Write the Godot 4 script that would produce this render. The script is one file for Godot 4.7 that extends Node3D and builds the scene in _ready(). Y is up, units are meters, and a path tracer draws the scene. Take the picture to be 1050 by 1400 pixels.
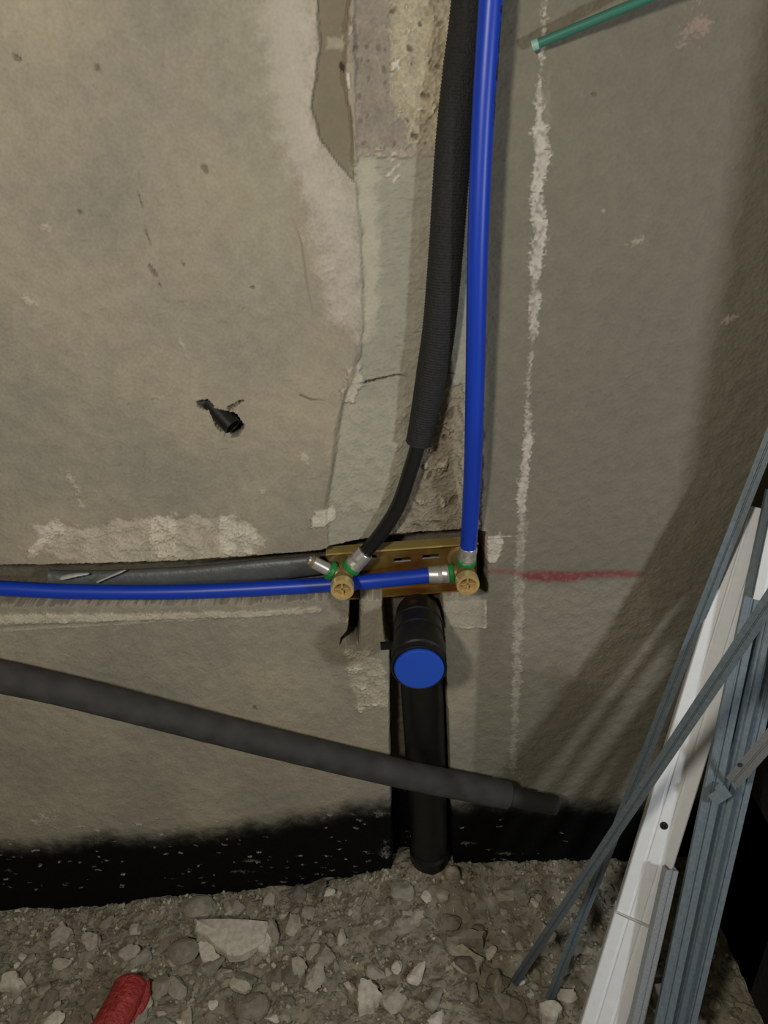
extends Node3D
# A chased concrete basement wall with blue and black water pipes, a capped drain and a bundle of drywall steel.
# Wall surface is the plane z = 0, x runs right, y up, the dirt floor lies at y = 0.

const F := 1010.0
const EYE := Vector3(0.0, 1.2, 0.8)
var cam_f := Vector3.ZERO
var cam_r := Vector3.ZERO
var cam_u := Vector3.ZERO
var rng := RandomNumberGenerator.new()
var used := {}

# ---------------------------------------------------------------- helpers: survey points of the photograph on real planes
func ray(px: float, py: float) -> Vector3:
	return cam_f + cam_r * ((px - 525.0) / F) + cam_u * ((700.0 - py) / F)

func P(px: float, py: float, z: float = 0.0) -> Vector3:      # the point of the plane z seen at a pixel
	var d := ray(px, py)
	return EYE + d * ((z - EYE.z) / d.z)

func PF(px: float, py: float, y: float = 0.0) -> Vector3:     # the point of the level y seen at a pixel
	var d := ray(px, py)
	return EYE + d * ((y - EYE.y) / d.y)

func numbered(called: String) -> String:
	var n: int = used.get(called, 0)
	used[called] = n + 1
	return called if n == 0 else "%s_%03d" % [called, n]

func tag(o: Node, label: String, category: String, group: String = "", kind: String = "") -> Node:
	o.set_meta("label", label)
	o.set_meta("category", category)
	if group: o.set_meta("group", group)
	if kind: o.set_meta("kind", kind)
	return o

func thing(called: String, label: String, category: String, at: Vector3 = Vector3.ZERO, group: String = "") -> Node3D:
	var o := Node3D.new()
	o.name = numbered(called)
	add_child(o)
	o.position = at
	tag(o, label, category, group)
	return o

func obj(called: String, mesh: Mesh, mat: Material, parent: Node = self, label: String = "") -> MeshInstance3D:
	var o := MeshInstance3D.new()
	o.mesh = mesh
	o.material_override = mat
	o.name = numbered(called) if parent == self else called
	parent.add_child(o, true)
	if parent is Node3D and parent != self:       # shapes are written in world places; the part sits under its thing's base
		var base := Vector3.ZERO
		var p: Node = parent
		while p != self:
			base += p.position
			p = p.get_parent()
		o.position = -base
	if label: o.set_meta("label", label)
	return o

func tri(st: SurfaceTool, a: Vector3, b: Vector3, c: Vector3, out: Vector3, uv: Array = []) -> void:
	var k := [0, 1, 2]
	if (b - a).cross(c - a).dot(out) > 0.0: k = [0, 2, 1]
	var p := [a, b, c]
	for i in k:
		if uv: st.set_uv(uv[i])
		st.add_vertex(p[i])

func quad(st: SurfaceTool, a: Vector3, b: Vector3, c: Vector3, d: Vector3, out: Vector3) -> void:
	tri(st, a, b, c, out)
	tri(st, a, c, d, out)

func begin() -> SurfaceTool:
	var st := SurfaceTool.new()
	st.begin(Mesh.PRIMITIVE_TRIANGLES)
	return st

func done(st: SurfaceTool) -> ArrayMesh:
	st.index()
	st.generate_normals()
	return st.commit()

func curve(points: Array, each: int = 8) -> PackedVector3Array:     # Catmull-Rom through the points
	var out := PackedVector3Array()
	for i in points.size() - 1:
		var a: Vector3 = points[maxi(i - 1, 0)]
		var b: Vector3 = points[i]
		var c: Vector3 = points[i + 1]
		var d: Vector3 = points[mini(i + 2, points.size() - 1)]
		for k in each:
			out.append(b.cubic_interpolate(c, a, d, float(k) / each))
	out.append(points[-1])
	return out

func along(path: PackedVector3Array, step: float) -> PackedVector3Array:  # the same path in even steps
	var c := Curve3D.new()
	for p in path: c.add_point(p)
	var n := maxi(2, int(c.get_baked_length() / step))
	var out := PackedVector3Array()
	for i in n + 1: out.append(c.sample_baked(c.get_baked_length() * i / n))
	return out

# a tube swept along a path; radii: one number or one per point; bore > 0 leaves the ends open with a wall
func sweep(st: SurfaceTool, path: PackedVector3Array, radii, segs: int = 20, flat: float = 1.0, bore: float = 0.0, lobe: float = 0.0) -> void:
	var n := path.size()
	var t0 := (path[1] - path[0]).normalized()
	var side := t0.cross(Vector3.UP if absf(t0.y) < 0.9 else Vector3.BACK).normalized()
	var rings := []
	var tangents := []
	for i in n:
		var t := (path[mini(i + 1, n - 1)] - path[maxi(i - 1, 0)]).normalized()
		side = (side - t * side.dot(t)).normalized()
		var up := t.cross(side)
		var r: float = radii if radii is float else radii[i]
		var ring := PackedVector3Array()
		for k in segs:
			var a := TAU * k / segs
			var rr := r * (1.0 + lobe * sin(3.0 * a + i * 0.05))
			ring.append(path[i] + side * cos(a) * rr + up * sin(a) * rr * flat)
		rings.append(ring)
		tangents.append(t)
	st.set_smooth_group(0)
	for i in n - 1:
		for k in segs:
			var q := (k + 1) % segs
			var a: Vector3 = rings[i][k]
			var b: Vector3 = rings[i][q]
			var c: Vector3 = rings[i + 1][q]
			var d: Vector3 = rings[i + 1][k]
			quad(st, a, b, c, d, (a + b + c + d) / 4.0 - (path[i] + path[i + 1]) / 2.0)
	for e in 2:
		var i: int = 0 if e == 0 else n - 1
		var out: Vector3 = tangents[i] * (-1.0 if e == 0 else 1.0)
		st.set_smooth_group(1 + e)
		var inner := PackedVector3Array()
		for k in segs:
			inner.append(path[i].lerp(rings[i][k], bore))
		for k in segs:
			var q := (k + 1) % segs
			if bore > 0.0:
				quad(st, rings[i][k], rings[i][q], inner[q], inner[k], out)
				var deep: Vector3 = -out * 0.03
				st.set_smooth_group(4)
				quad(st, inner[k], inner[q], inner[q] + deep, inner[k] + deep, path[i] - inner[k])
				st.set_smooth_group(1 + e)
				tri(st, path[i] + deep, inner[k] + deep, inner[q] + deep, out)
			else:
				tri(st, path[i], rings[i][k], rings[i][q], out)

func tube(path: PackedVector3Array, radii, segs: int = 20, flat: float = 1.0, bore: float = 0.0, lobe: float = 0.0) -> ArrayMesh:
	var st := begin()
	sweep(st, path, radii, segs, flat, bore, lobe)
	return done(st)

# a lathe along any axis: profile = [[along, radius], ...], closed at both ends where radius is 0
func lathe(at: Vector3, axis: Vector3, profile: Array, segs: int = 28) -> ArrayMesh:
	var st := begin()
	var t := axis.normalized()
	var s := t.cross(Vector3.UP if absf(t.y) < 0.9 else Vector3.RIGHT).normalized()
	var u := t.cross(s)
	for i in profile.size() - 1:
		st.set_smooth_group(i + 1)
		var a: Array = profile[i]
		var b: Array = profile[i + 1]
		var dl: float = b[0] - a[0]
		var dr: float = b[1] - a[1]
		for k in segs:
			var a0 := TAU * k / segs
			var a1 := TAU * (k + 1) / segs
			var d0 := s * cos(a0) + u * sin(a0)
			var d1 := s * cos(a1) + u * sin(a1)
			var out := (d0 + d1) * 0.5 * dl - t * dr
			quad(st, at + t * a[0] + d0 * a[1], at + t * a[0] + d1 * a[1], at + t * b[0] + d1 * b[1], at + t * b[0] + d0 * b[1], out)
	return done(st)

# a bent sheet-metal section (polyline, given thickness) extruded from a to b; facing = where the section's +y looks
func profile_bar(a: Vector3, b: Vector3, facing: Vector3, line: PackedVector2Array, thick: float) -> ArrayMesh:
	var st := begin()
	var t := (b - a).normalized()
	var y := (facing - t * facing.dot(t)).normalized()
	var x := y.cross(t).normalized()
	for poly: PackedVector2Array in Geometry2D.offset_polyline(line, thick * 0.5, Geometry2D.JOIN_MITER, Geometry2D.END_BUTT):
		var n := poly.size()
		var hole := Geometry2D.is_polygon_clockwise(poly)
		for i in n:
			var p := poly[i]
			var q := poly[(i + 1) % n]
			var m := (p + q) * 0.5
			var nrm2 := (q - p).orthogonal().normalized()
			if Geometry2D.is_point_in_polygon(m + nrm2 * thick * 0.1, poly) != hole: nrm2 = -nrm2
			st.set_smooth_group(i + 1)
			quad(st, a + x * p.x + y * p.y, a + x * q.x + y * q.y, b + x * q.x + y * q.y, b + x * p.x + y * p.y, x * nrm2.x + y * nrm2.y)
		var ids := Geometry2D.triangulate_polygon(poly)
		for e in 2:
			st.set_smooth_group(1000 + e)
			var o := a if e == 0 else b
			for k in range(0, ids.size(), 3):
				tri(st, o + x * poly[ids[k]].x + y * poly[ids[k]].y, o + x * poly[ids[k + 1]].x + y * poly[ids[k + 1]].y, o + x * poly[ids[k + 2]].x + y * poly[ids[k + 2]].y, -t if e == 0 else t)
	return done(st)

func box(lo: Vector3, hi: Vector3) -> ArrayMesh:
	var st := begin()
	box_into(st, lo, hi)
	return done(st)

func box_into(st: SurfaceTool, lo: Vector3, hi: Vector3) -> void:
	var n := 1
	for ax in 3:
		for s in 2:
			var u := (ax + 1) % 3
			var v := (ax + 2) % 3
			var c := []
			for k in [[0, 0], [1, 0], [1, 1], [0, 1]]:
				var p := Vector3.ZERO
				p[ax] = hi[ax] if s else lo[ax]
				p[u] = hi[u] if k[0] else lo[u]
				p[v] = hi[v] if k[1] else lo[v]
				c.append(p)
			var o := Vector3.ZERO
			o[ax] = 1.0 if s else -1.0
			st.set_smooth_group(n)
			n += 1
			quad(st, c[0], c[1], c[2], c[3], o)

func noise(seed_: int, period: float, octaves: int = 3, kind: int = FastNoiseLite.TYPE_SIMPLEX_SMOOTH) -> FastNoiseLite:
	var n := FastNoiseLite.new()
	n.seed = seed_
	n.noise_type = kind
	n.frequency = 1.0 / period
	n.fractal_octaves = octaves
	return n

func mat(col: Color, rough: float, metal: float = 0.0) -> StandardMaterial3D:
	var m := StandardMaterial3D.new()
	m.albedo_color = col
	m.roughness = rough
	m.metallic = metal
	return m

func noise_tex(seed_: int, period: float, lo: Color, hi: Color, octaves: int = 4, size: int = 512) -> NoiseTexture2D:
	var t := NoiseTexture2D.new()
	t.width = size
	t.height = size
	t.seamless = true
	t.noise = noise(seed_, period, octaves)
	var g := Gradient.new()
	g.set_color(0, lo)
	g.set_color(1, hi)
	t.color_ramp = g
	return t

func textured(m: StandardMaterial3D, seed_: int, period: float, lo: Color, hi: Color, per_metre: float, relief: float = 0.0) -> StandardMaterial3D:
	m.albedo_texture = noise_tex(seed_, period, lo, hi)
	m.uv1_triplanar = true
	m.uv1_world_triplanar = true
	m.uv1_scale = Vector3.ONE * per_metre
	if relief > 0.0:
		m.heightmap_enabled = true
		m.heightmap_texture = noise_tex(seed_ + 7, period * 0.5, Color.BLACK, Color.WHITE)
		m.heightmap_scale = relief
	return m

# ---------------------------------------------------------------- the wall's relief and colour, painted feature by feature in wall millimetres
const GW := 1360
const GH := 1500
const GX := -0.80
const GY := -0.06
var hgt := PackedFloat32Array()
var cr := PackedFloat32Array()
var cg := PackedFloat32Array()
var cb := PackedFloat32Array()
var n_big: PackedByteArray
var n_mid: PackedByteArray
var n_fine: PackedByteArray
var n_grit: PackedByteArray

func cell(px: float, py: float) -> Vector2:          # a surveyed wall point in grid millimetres, x right, y up
	var p := P(px, py)
	return Vector2((p.x - GX) * 1000.0, (p.y - GY) * 1000.0)

func cells(pts: Array) -> PackedVector2Array:
	var o := PackedVector2Array()
	for i in range(0, pts.size(), 2): o.append(cell(pts[i], pts[i + 1]))
	return o

func field(seed_: int, period: float, octaves: int) -> PackedByteArray:
	return noise(seed_, period, octaves).get_image(GW, GH, false, false, true).get_data()

# mix: how strongly the colour covers; depth: relief in mm (added); ragged: mm by which noise moves the edge; soft: mm over which it fades; grain: colour variation; rough: mm of roughness
func lay(i: int, k: float, col: Color, mix: float, depth: float, grain: float, rough: float) -> void:
	var g := (n_fine[i] - 128.0) / 128.0
	var m := (n_mid[i] - 128.0) / 128.0
	if mix > 0.0:
		var s := 1.0 + grain * (g * 0.6 + m * 0.6)
		var w := k * mix
		cr[i] = lerpf(cr[i], col.r * s, w)
		cg[i] = lerpf(cg[i], col.g * s, w)
		cb[i] = lerpf(cb[i], col.b * s, w)
	hgt[i] += k * (depth + rough * (m + g * 0.5))

func poly(pts: Array, col: Color, mix: float, depth: float = 0.0, soft: float = 3.0, ragged: float = 3.0, grain: float = 0.08, rough: float = 0.0) -> void:
	var q := cells(pts)
	var n := q.size()
	var lo := q[0]
	var hi := q[0]
	for p in q:
		lo = lo.min(p)
		hi = hi.max(p)
	var pad := soft + ragged + 2.0
	for y in range(clampi(int(lo.y - pad), 0, GH), clampi(int(hi.y + pad), 0, GH)):
		for x in range(clampi(int(lo.x - pad), 0, GW), clampi(int(hi.x + pad), 0, GW)):
			var p := Vector2(x, y)
			var d := 1e9
			var inside := false
			var j := n - 1
			for i in n:
				var a := q[i]
				var b := q[j]
				if (a.y > p.y) != (b.y > p.y) and p.x < (b.x - a.x) * (p.y - a.y) / (b.y - a.y) + a.x: inside = not inside
				var ab := b - a
				var f := clampf((p - a).dot(ab) / maxf(ab.length_squared(), 1e-6), 0.0, 1.0)
				d = minf(d, (p - a - ab * f).length_squared())
				j = i
			d = sqrt(d) * (1.0 if inside else -1.0)
			var c := (GH - 1 - y) * GW + x
			d += ragged * ((n_mid[c] - 128.0) + (n_fine[c] - 128.0) * 0.5) / 100.0
			var k := clampf(d / soft + 0.5, 0.0, 1.0)
			if k > 0.0: lay(c, k * k * (3.0 - 2.0 * k), col, mix, depth, grain, rough)

# pts: px, py, width in mm, strength for each point
func stroke(pts: Array, col: Color, mix: float, depth: float = 0.0, soft: float = 2.0, ragged: float = 2.0, grain: float = 0.1, rough: float = 0.0, patchy: float = 0.0) -> void:
	for s in range(0, pts.size() - 4, 4):
		var a := cell(pts[s], pts[s + 1])
		var b := cell(pts[s + 4], pts[s + 5])
		var pad: float = maxf(pts[s + 2], pts[s + 6]) + soft + ragged
		var ab := b - a
		var first := s == 0
		for y in range(clampi(int(minf(a.y, b.y) - pad), 0, GH), clampi(int(maxf(a.y, b.y) + pad), 0, GH)):
			for x in range(clampi(int(minf(a.x, b.x) - pad), 0, GW), clampi(int(maxf(a.x, b.x) + pad), 0, GW)):
				var p := Vector2(x, y)
				var f := (p - a).dot(ab) / maxf(ab.length_squared(), 1e-6)
				if (f < 0.0 and not first) or f > 1.0: continue
				f = clampf(f, 0.0, 1.0)
				var c := (GH - 1 - y) * GW + x
				var d := lerpf(pts[s + 2], pts[s + 6], f) * 0.5 - (p - a - ab * f).length()
				d += ragged * ((n_mid[c] - 128.0) * 0.7 + (n_fine[c] - 128.0) * 0.7) / 100.0
				var k := clampf(d / soft + 0.5, 0.0, 1.0) * lerpf(pts[s + 3], pts[s + 7], f)
				if patchy > 0.0: k *= clampf(1.0 + patchy * (n_grit[c] - 128.0) / 50.0, 0.0, 1.0)
				if k > 0.0: lay(c, k, col, mix, depth, grain, rough)

func spot(px: float, py: float, rx: float, ry: float, turn: float, col: Color, mix: float, depth: float = 0.0, soft: float = 0.5, ragged: float = 0.3, rough: float = 0.0) -> void:
	var o := cell(px, py)
	var r := maxf(rx, ry) * 2.0
	for y in range(clampi(int(o.y - r), 0, GH), clampi(int(o.y + r), 0, GH)):
		for x in range(clampi(int(o.x - r), 0, GW), clampi(int(o.x + r), 0, GW)):
			var p := (Vector2(x, y) - o).rotated(-turn)
			var c := (GH - 1 - y) * GW + x
			var d := 1.0 - sqrt(p.x * p.x / (rx * rx) + p.y * p.y / (ry * ry)) + ragged * ((n_mid[c] - 128.0) + (n_fine[c] - 128.0)) / 100.0
			var k := clampf(d / soft, 0.0, 1.0)
			if k > 0.0: lay(c, k * k * (3.0 - 2.0 * k), col, mix, depth, 0.1, rough)

func rgb(r: int, g: int, b: int) -> Color:
	return Color(r / 255.0, g / 255.0, b / 255.0)

func paint_wall() -> void:
	for a: PackedFloat32Array in [hgt, cr, cg, cb]: pass
	hgt.resize(GW * GH)
	cr.resize(GW * GH)
	cg.resize(GW * GH)
	cb.resize(GW * GH)
	n_big = field(11, 260.0, 3)
	n_mid = field(12, 26.0, 3)
	n_fine = field(13, 5.0, 3)
	n_grit = field(14, 11.0, 2)
	var streak := noise(15, 60.0, 3)
	var base := rgb(164, 156, 138)
	for y in GH:
		var wy := GH - 1 - y
		for x in GW:
			var i := y * GW + x
			var b := (n_big[i] - 128.0) / 128.0
			var m := (n_mid[i] - 128.0) / 128.0
			var f := (n_fine[i] - 128.0) / 128.0
			var s := 1.0 + 0.09 * b + 0.04 * m + 0.05 * f
			cr[i] = base.r * s
			cg[i] = base.g * s * (1.0 - 0.012 * b)
			cb[i] = base.b * s * (1.0 - 0.035 * b)
			hgt[i] = 1.5 * b + 0.85 * m + 0.38 * f
	# trowel marks: long shallow waves, pocks and drag marks on the left plaster
	rng.seed = 5
	for k in 320:
		var px := rng.randf_range(-60.0, 470.0)
		var py := rng.randf_range(0.0, 1080.0)
		if py > 690.0 and py < 870.0: continue
		var len := rng.randf_range(2.0, 11.0)
		spot(px, py, len, rng.randf_range(0.8, 1.8), rng.randf_range(-0.9, 0.3), rgb(128, 120, 102), 0.22, rng.randf_range(-1.1, 0.7), 0.8, 0.3)
	for k in 60:
		spot(rng.randf_range(-60.0, 1000.0), rng.randf_range(0.0, 1080.0), rng.randf_range(1.5, 3.5), rng.randf_range(1.0, 2.5), rng.randf_range(-1.0, 1.0), rgb(196, 188, 170), 0.35, rng.randf_range(0.2, 0.7), 0.7, 0.4)
	# right wall field: a little greyer and darker, orange-peel skin
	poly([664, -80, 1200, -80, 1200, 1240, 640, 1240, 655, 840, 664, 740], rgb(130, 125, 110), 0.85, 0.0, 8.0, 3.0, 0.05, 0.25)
	poly([700, 800, 890, 790, 900, 900, 860, 960, 700, 900], rgb(172, 164, 146), 0.45, 0.0, 40.0, 6.0, 0.06, 0.3)  # bright patch below the red line, put into the wall colour
	poly([300, -40, 1000, 560, 860, 700, 700, 700], rgb(140, 133, 117), 0.0, 0.0)
	# pale pinkish skim beside the pocket
	poly([345, -40, 432, -40, 437, 65, 426, 150, 441, 200, 482, 252, 490, 330, 496, 420, 490, 460, 452, 430, 440, 330, 408, 250, 378, 190, 362, 90], rgb(204, 195, 181), 0.75, 0.3, 24.0, 7.0, 0.07, 0.5)
	poly([420, 300, 470, 320, 496, 400, 490, 470, 440, 420], rgb(190, 178, 165), 0.4, 0.2, 16.0, 6.0, 0.12, 0.6)
	poly([290, -40, 360, -40, 400, 240, 420, 400, 380, 560, 330, 420, 300, 150], rgb(165, 160, 140), 0.5, 0.0, 50.0, 10.0)
	# the smooth pocket where the skim broke off
	poly([432, -40, 485, -40, 474, 45, 471, 110, 482, 165, 484, 248, 462, 222, 440, 195, 426, 150, 437, 65], rgb(134, 126, 106), 0.95, -6.0, 2.0, 1.2, 0.03, -0.2)
	poly([442, 52, 472, 46, 470, 66, 446, 68], rgb(190, 182, 160), 0.6, 2.0, 5.0, 2.0)
	spot(480, 40, 3.0, 7.0, -0.5, rgb(226, 219, 205), 0.9, 3.0, 0.6, 0.4, 1.0)
	spot(476, 108, 2.5, 9.0, 0.1, rgb(222, 214, 198), 0.9, 3.5, 0.6, 0.4, 1.0)
	spot(468, 92, 2.0, 5.0, 0.2, rgb(60, 55, 46), 0.8, -3.0, 0.6, 0.4)
	# vertical chase that the pipes run in: crumbly old concrete above, fresh mortar below
	poly([483, -80, 672, -80, 662, 200, 660, 500, 658, 760, 450, 760, 446, 700, 456, 640, 470, 545, 492, 490, 497, 440, 494, 330, 487, 240], rgb(168, 164, 148), 0.9, -5.0, 4.0, 2.0, 0.06, 0.4)
	poly([490, -80, 535, -80, 536, 60, 532, 130, 560, 170, 566, 205, 486, 204, 486, 130, 478, 60], rgb(156, 146, 132), 0.9, 1.5, 4.0, 4.0, 0.16, 1.4)
	poly([532, -80, 640, -80, 612, 205, 566, 205, 535, 130], rgb(186, 175, 149), 0.9, 1.0, 4.0, 4.0, 0.22, 2.0)
	poly([487, 205, 600, 202, 600, 214, 487, 216], rgb(176, 162, 145), 0.7, 2.0, 3.0, 2.0, 0.2, 1.0)
	for k in 26:
		spot(rng.randf_range(535.0, 606.0), rng.randf_range(0.0, 200.0), rng.randf_range(1.5, 5.0), rng.randf_range(1.5, 4.0), rng.randf_range(-1.5, 1.5), [rgb(100, 90, 74), rgb(214, 204, 180), rgb(120, 108, 88)][k % 3], 0.7, [-3.0, 2.5, -2.0][k % 3], 0.6, 0.4, 0.8)
	for k in 16:
		spot(rng.randf_range(484.0, 540.0), rng.randf_range(60.0, 205.0), rng.randf_range(1.0, 3.0), rng.randf_range(2.0, 5.0), rng.randf_range(-1.0, 0.2), rgb(112, 102, 90), 0.6, -1.5, 0.6, 0.4, 0.5)
	spot(540, 90, 8.0, 4.0, 0.2, rgb(226, 218, 200), 0.8, 2.0, 0.6, 0.4, 0.8)
	poly([486, 215, 514, 215, 520, 330, 518, 440, 497, 470, 497, 420, 492, 300], rgb(200, 194, 170), 0.7, 1.0, 14.0, 3.0, 0.04, 0.0)
	for k in 240:                                            # drag lines of the float across the mortar
		var y := rng.randf_range(215.0, 700.0)
		var x := rng.randf_range(515.0, 585.0) - maxf(0.0, y - 500.0) * 0.25
		spot(x, y, rng.randf_range(2.0, 9.0), rng.randf_range(0.6, 1.1), rng.randf_range(-0.15, 0.3), rgb(126, 121, 106), 0.4, -0.5, 0.8, 0.3)
	for k in 5: spot(536 + rng.randf_range(-4.0, 8.0), 212 + k * 8.0, rng.randf_range(5.0, 8.0), 1.8, 0.6, rgb(214, 206, 190), 0.8, 0.8, 0.7, 0.4)
	stroke([494, 526, 3.0, 1, 520, 520, 1.6, 1, 545, 514, 1.0, 0.7, 560, 518, 1.0, 0.3], rgb(50, 45, 36), 0.9, -3.0, 1.0, 0.8)
	stroke([606, 512, 2.0, 1, 622, 513, 2.0, 0.6], rgb(60, 54, 44), 0.8, -2.0, 1.0, 0.8)
	stroke([410, 540, 3.0, 0.8, 425, 546, 2.5, 0.8, 445, 547, 1.0, 0.5], rgb(96, 88, 72), 0.7, -1.5, 1.2, 0.8)
	poly([476, 505, 495, 498, 498, 530, 482, 552, 468, 552, 470, 530], rgb(208, 199, 180), 0.8, 4.0, 4.0, 3.0, 0.14, 1.4)
	poly([462, 560, 555, 545, 548, 640, 520, 700, 455, 700, 452, 640], rgb(182, 178, 158), 0.6, 1.0, 14.0, 4.0, 0.07, 0.4)  # lighter sheen of this mortar patch painted into its colour
	stroke([490, 485, 3.0, 0.7, 474, 530, 4.0, 0.8, 460, 590, 5.0, 0.8, 455, 640, 4.5, 0.8, 443, 700, 4.0, 0.7], rgb(112, 105, 88), 0.65, -1.0, 3.0, 1.5)  # shadow along the left edge of the chase, painted as a dark line
	poly([430, 698, 456, 694, 462, 712, 444, 720, 424, 722], rgb(216, 209, 192), 0.9, 3.0, 3.0, 2.0, 0.12, 1.0)
	# broken ground behind the hose
	poly([590, 560, 634, 520, 632, 740, 520, 748, 545, 700, 575, 640], rgb(152, 141, 120), 0.8, -5.0, 6.0, 5.0, 0.22, 2.4)
	for s in [[600, 572, 4, 12], [592, 620, 6, 7], [604, 640, 9, 10], [583, 640, 5, 8], [612, 590, 5, 10], [606, 690, 6, 9], [575, 690, 7, 5]]:
		spot(s[0], s[1], s[2], s[3], rng.randf_range(-0.5, 0.5), rgb(199, 187, 164), 0.8, 5.0, 0.7, 0.4, 1.5)
	for s in [[618, 570, 5, 12], [588, 655, 3, 8], [620, 690, 6, 10], [596, 720, 9, 4], [570, 725, 8, 3], [609, 604, 4, 6]]:
		spot(s[0], s[1], s[2], s[3], rng.randf_range(-0.5, 0.5), rgb(92, 82, 66), 0.8, -4.0, 0.7, 0.4, 1.0)
	# chipped light band above the horizontal chase, pale lip below it
	poly([48, 722, 70, 708, 110, 722, 150, 712, 200, 708, 280, 704, 340, 708, 362, 735, 350, 760, 250, 766, 120, 770, 60, 755], rgb(196, 187, 168), 0.8, -1.0, 7.0, 5.0, 0.16, 1.3)
	poly([45, 718, 82, 712, 90, 724, 66, 740, 48, 765, 36, 762, 55, 735], rgb(220, 211, 192), 0.7, 1.0, 4.0, 4.0, 0.1, 1.0)
	poly([205, 708, 240, 704, 240, 760, 205, 762], rgb(220, 211, 190), 0.7, 1.0, 5.0, 4.0, 0.14, 1.2)
	poly([300, 706, 325, 706, 324, 756, 300, 758], rgb(224, 217, 200), 0.6, 0.5, 8.0, 3.0, 0.12, 1.0)
	poly([326, 712, 352, 728, 350, 756, 326, 757], rgb(216, 208, 187), 0.6, 0.5, 5.0, 4.0, 0.2, 1.6)
	poly([-160, 775, 80, 773, 250, 768, 430, 756, 500, 740, 664, 728, 666, 812, 600, 816, 500, 819, 440, 820, 330, 826, 80, 829, -160, 831], rgb(112, 104, 90), 0.9, -60.0, 3.0, 1.4, 0.03, 0.3)  # inside of the chase painted darker, standing in for its shade
	stroke([-120, 846, 16, 0.9, 80, 846, 16, 1, 200, 844, 12, 1, 330, 840, 11, 0.9, 440, 834, 9, 0.7], rgb(214, 206, 184), 0.8, 1.5, 4.0, 2.5, 0.1, 0.8)
	stroke([0, 862, 3, 0.8, 200, 852, 3, 0.8, 440, 836, 2, 0.4], rgb(196, 189, 170), 0.6, 0.8, 2.0, 1.0)
	stroke([0, 857, 2, 0.7, 200, 848, 2, 0.7, 330, 845, 2, 0.5], rgb(120, 112, 96), 0.6, -0.8, 1.5, 1.0)
	# hole under the left fitting, crumbs below it, chase of the drain
	poly([446, 818, 496, 818, 493, 845, 470, 850, 455, 835], rgb(120, 112, 98), 0.6, -4.0, 6.0, 3.0, 0.1, 1.0)
	poly([479, 818, 491, 818, 492, 868, 490, 882, 466, 882, 466, 874, 477, 862], rgb(40, 37, 32), 0.9, -70.0, 2.0, 1.0)  # blackness of the deep gap painted into its colour
	poly([474, 890, 500, 886, 520, 905, 534, 940, 530, 965, 492, 972, 478, 930], rgb(198, 189, 166), 0.65, 0.5, 6.0, 4.0, 0.2, 1.8)
	for s in [[487, 915, 8, 4], [500, 940, 9, 4], [512, 962, 12, 2.5], [494, 968, 9, 2], [478, 848, 10, 4]]:
		spot(s[0], s[1], s[2], s[3], 0.1, rgb(222, 214, 192), 0.8, 1.5, 0.7, 0.5, 0.8)
	poly([522, 806, 603, 806, 606, 880, 612, 1000, 620, 1230, 538, 1230, 534, 1000, 534, 890, 528, 870], rgb(104, 97, 82), 0.8, -52.0, 5.0, 1.0, 0.04, 0.4)  # recess shade around the drain painted into the chase colour
	# mortar patch right of the drain with a straight edge
	poly([606, 822, 664, 820, 664, 858, 610, 858], rgb(192, 185, 166), 0.55, 1.0, 3.0, 1.5, 0.08, 0.4)
	stroke([664, 822, 2.5, 0.8, 664, 858, 2.5, 0.9, 612, 857, 2.0, 0.6], rgb(214, 206, 188), 0.7, 1.2, 1.5, 0.8)
	poly([662, 735, 684, 728, 690, 742, 674, 768, 664, 768], rgb(222, 214, 198), 0.75, 1.5, 4.0, 4.0, 0.14, 1.2)
	stroke([668, 734, 3, 0.9, 700, 733, 2, 0.8], rgb(220, 212, 196), 0.8, 1.0, 1.5, 1.0)
	# the efflorescence line
	stroke([747, -60, 3, 0.9, 745, 0, 3.2, 0.9, 742, 60, 2.8, 0.9, 738, 130, 4, 0.8, 735, 160, 5, 0.9, 737, 176, 13, 1, 740, 205, 17, 1, 738, 240, 14, 1, 733, 262, 9, 1, 733, 275, 15, 1, 738, 300, 15, 1, 735, 345, 14, 1, 731, 385, 8, 0.9, 730, 395, 9, 0.5, 731, 410, 11, 0.9, 730, 445, 10, 0.9, 728, 470, 3, 0.4, 724, 500, 4, 0.7, 723, 515, 2, 0.4, 722, 550, 4, 0.7, 723, 600, 12, 0.95, 718, 630, 8, 0.9, 716, 660, 12, 0.9, 713, 690, 12, 0.95, 714, 712, 8, 0.6, 711, 750, 11, 0.5, 709, 800, 14, 0.45, 710, 860, 14, 0.5, 707, 880, 12, 0.6, 706, 930, 13, 0.5, 703, 1000, 8, 0.3, 701, 1060, 10, 0.35], rgb(214, 206, 193), 0.9, 0.9, 2.5, 4.0, 0.12, 0.8, 0.35)
	stroke([715, 720, 14, 0.8, 722, 720, 18, 0.5], rgb(206, 198, 184), 0.5, 0.4, 2.0, 2.0)
	stroke([750, 100, 5, 0.3, 746, 180, 6, 0.3], rgb(190, 183, 168), 0.6, 0.2, 3.0, 2.0)
	# red marker line at pipe height
	stroke([668, 781, 5, 0.6, 708, 782, 6, 0.75, 720, 788, 13, 0.9, 745, 788, 18, 0.95, 775, 789, 17, 0.95, 800, 787, 13, 0.9, 840, 784, 12, 0.8, 872, 785, 10, 0.7, 885, 783, 3, 0.2], rgb(142, 58, 62), 0.75, 0.0, 7.0, 2.5, 0.1, 0.0, 0.35)
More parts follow.
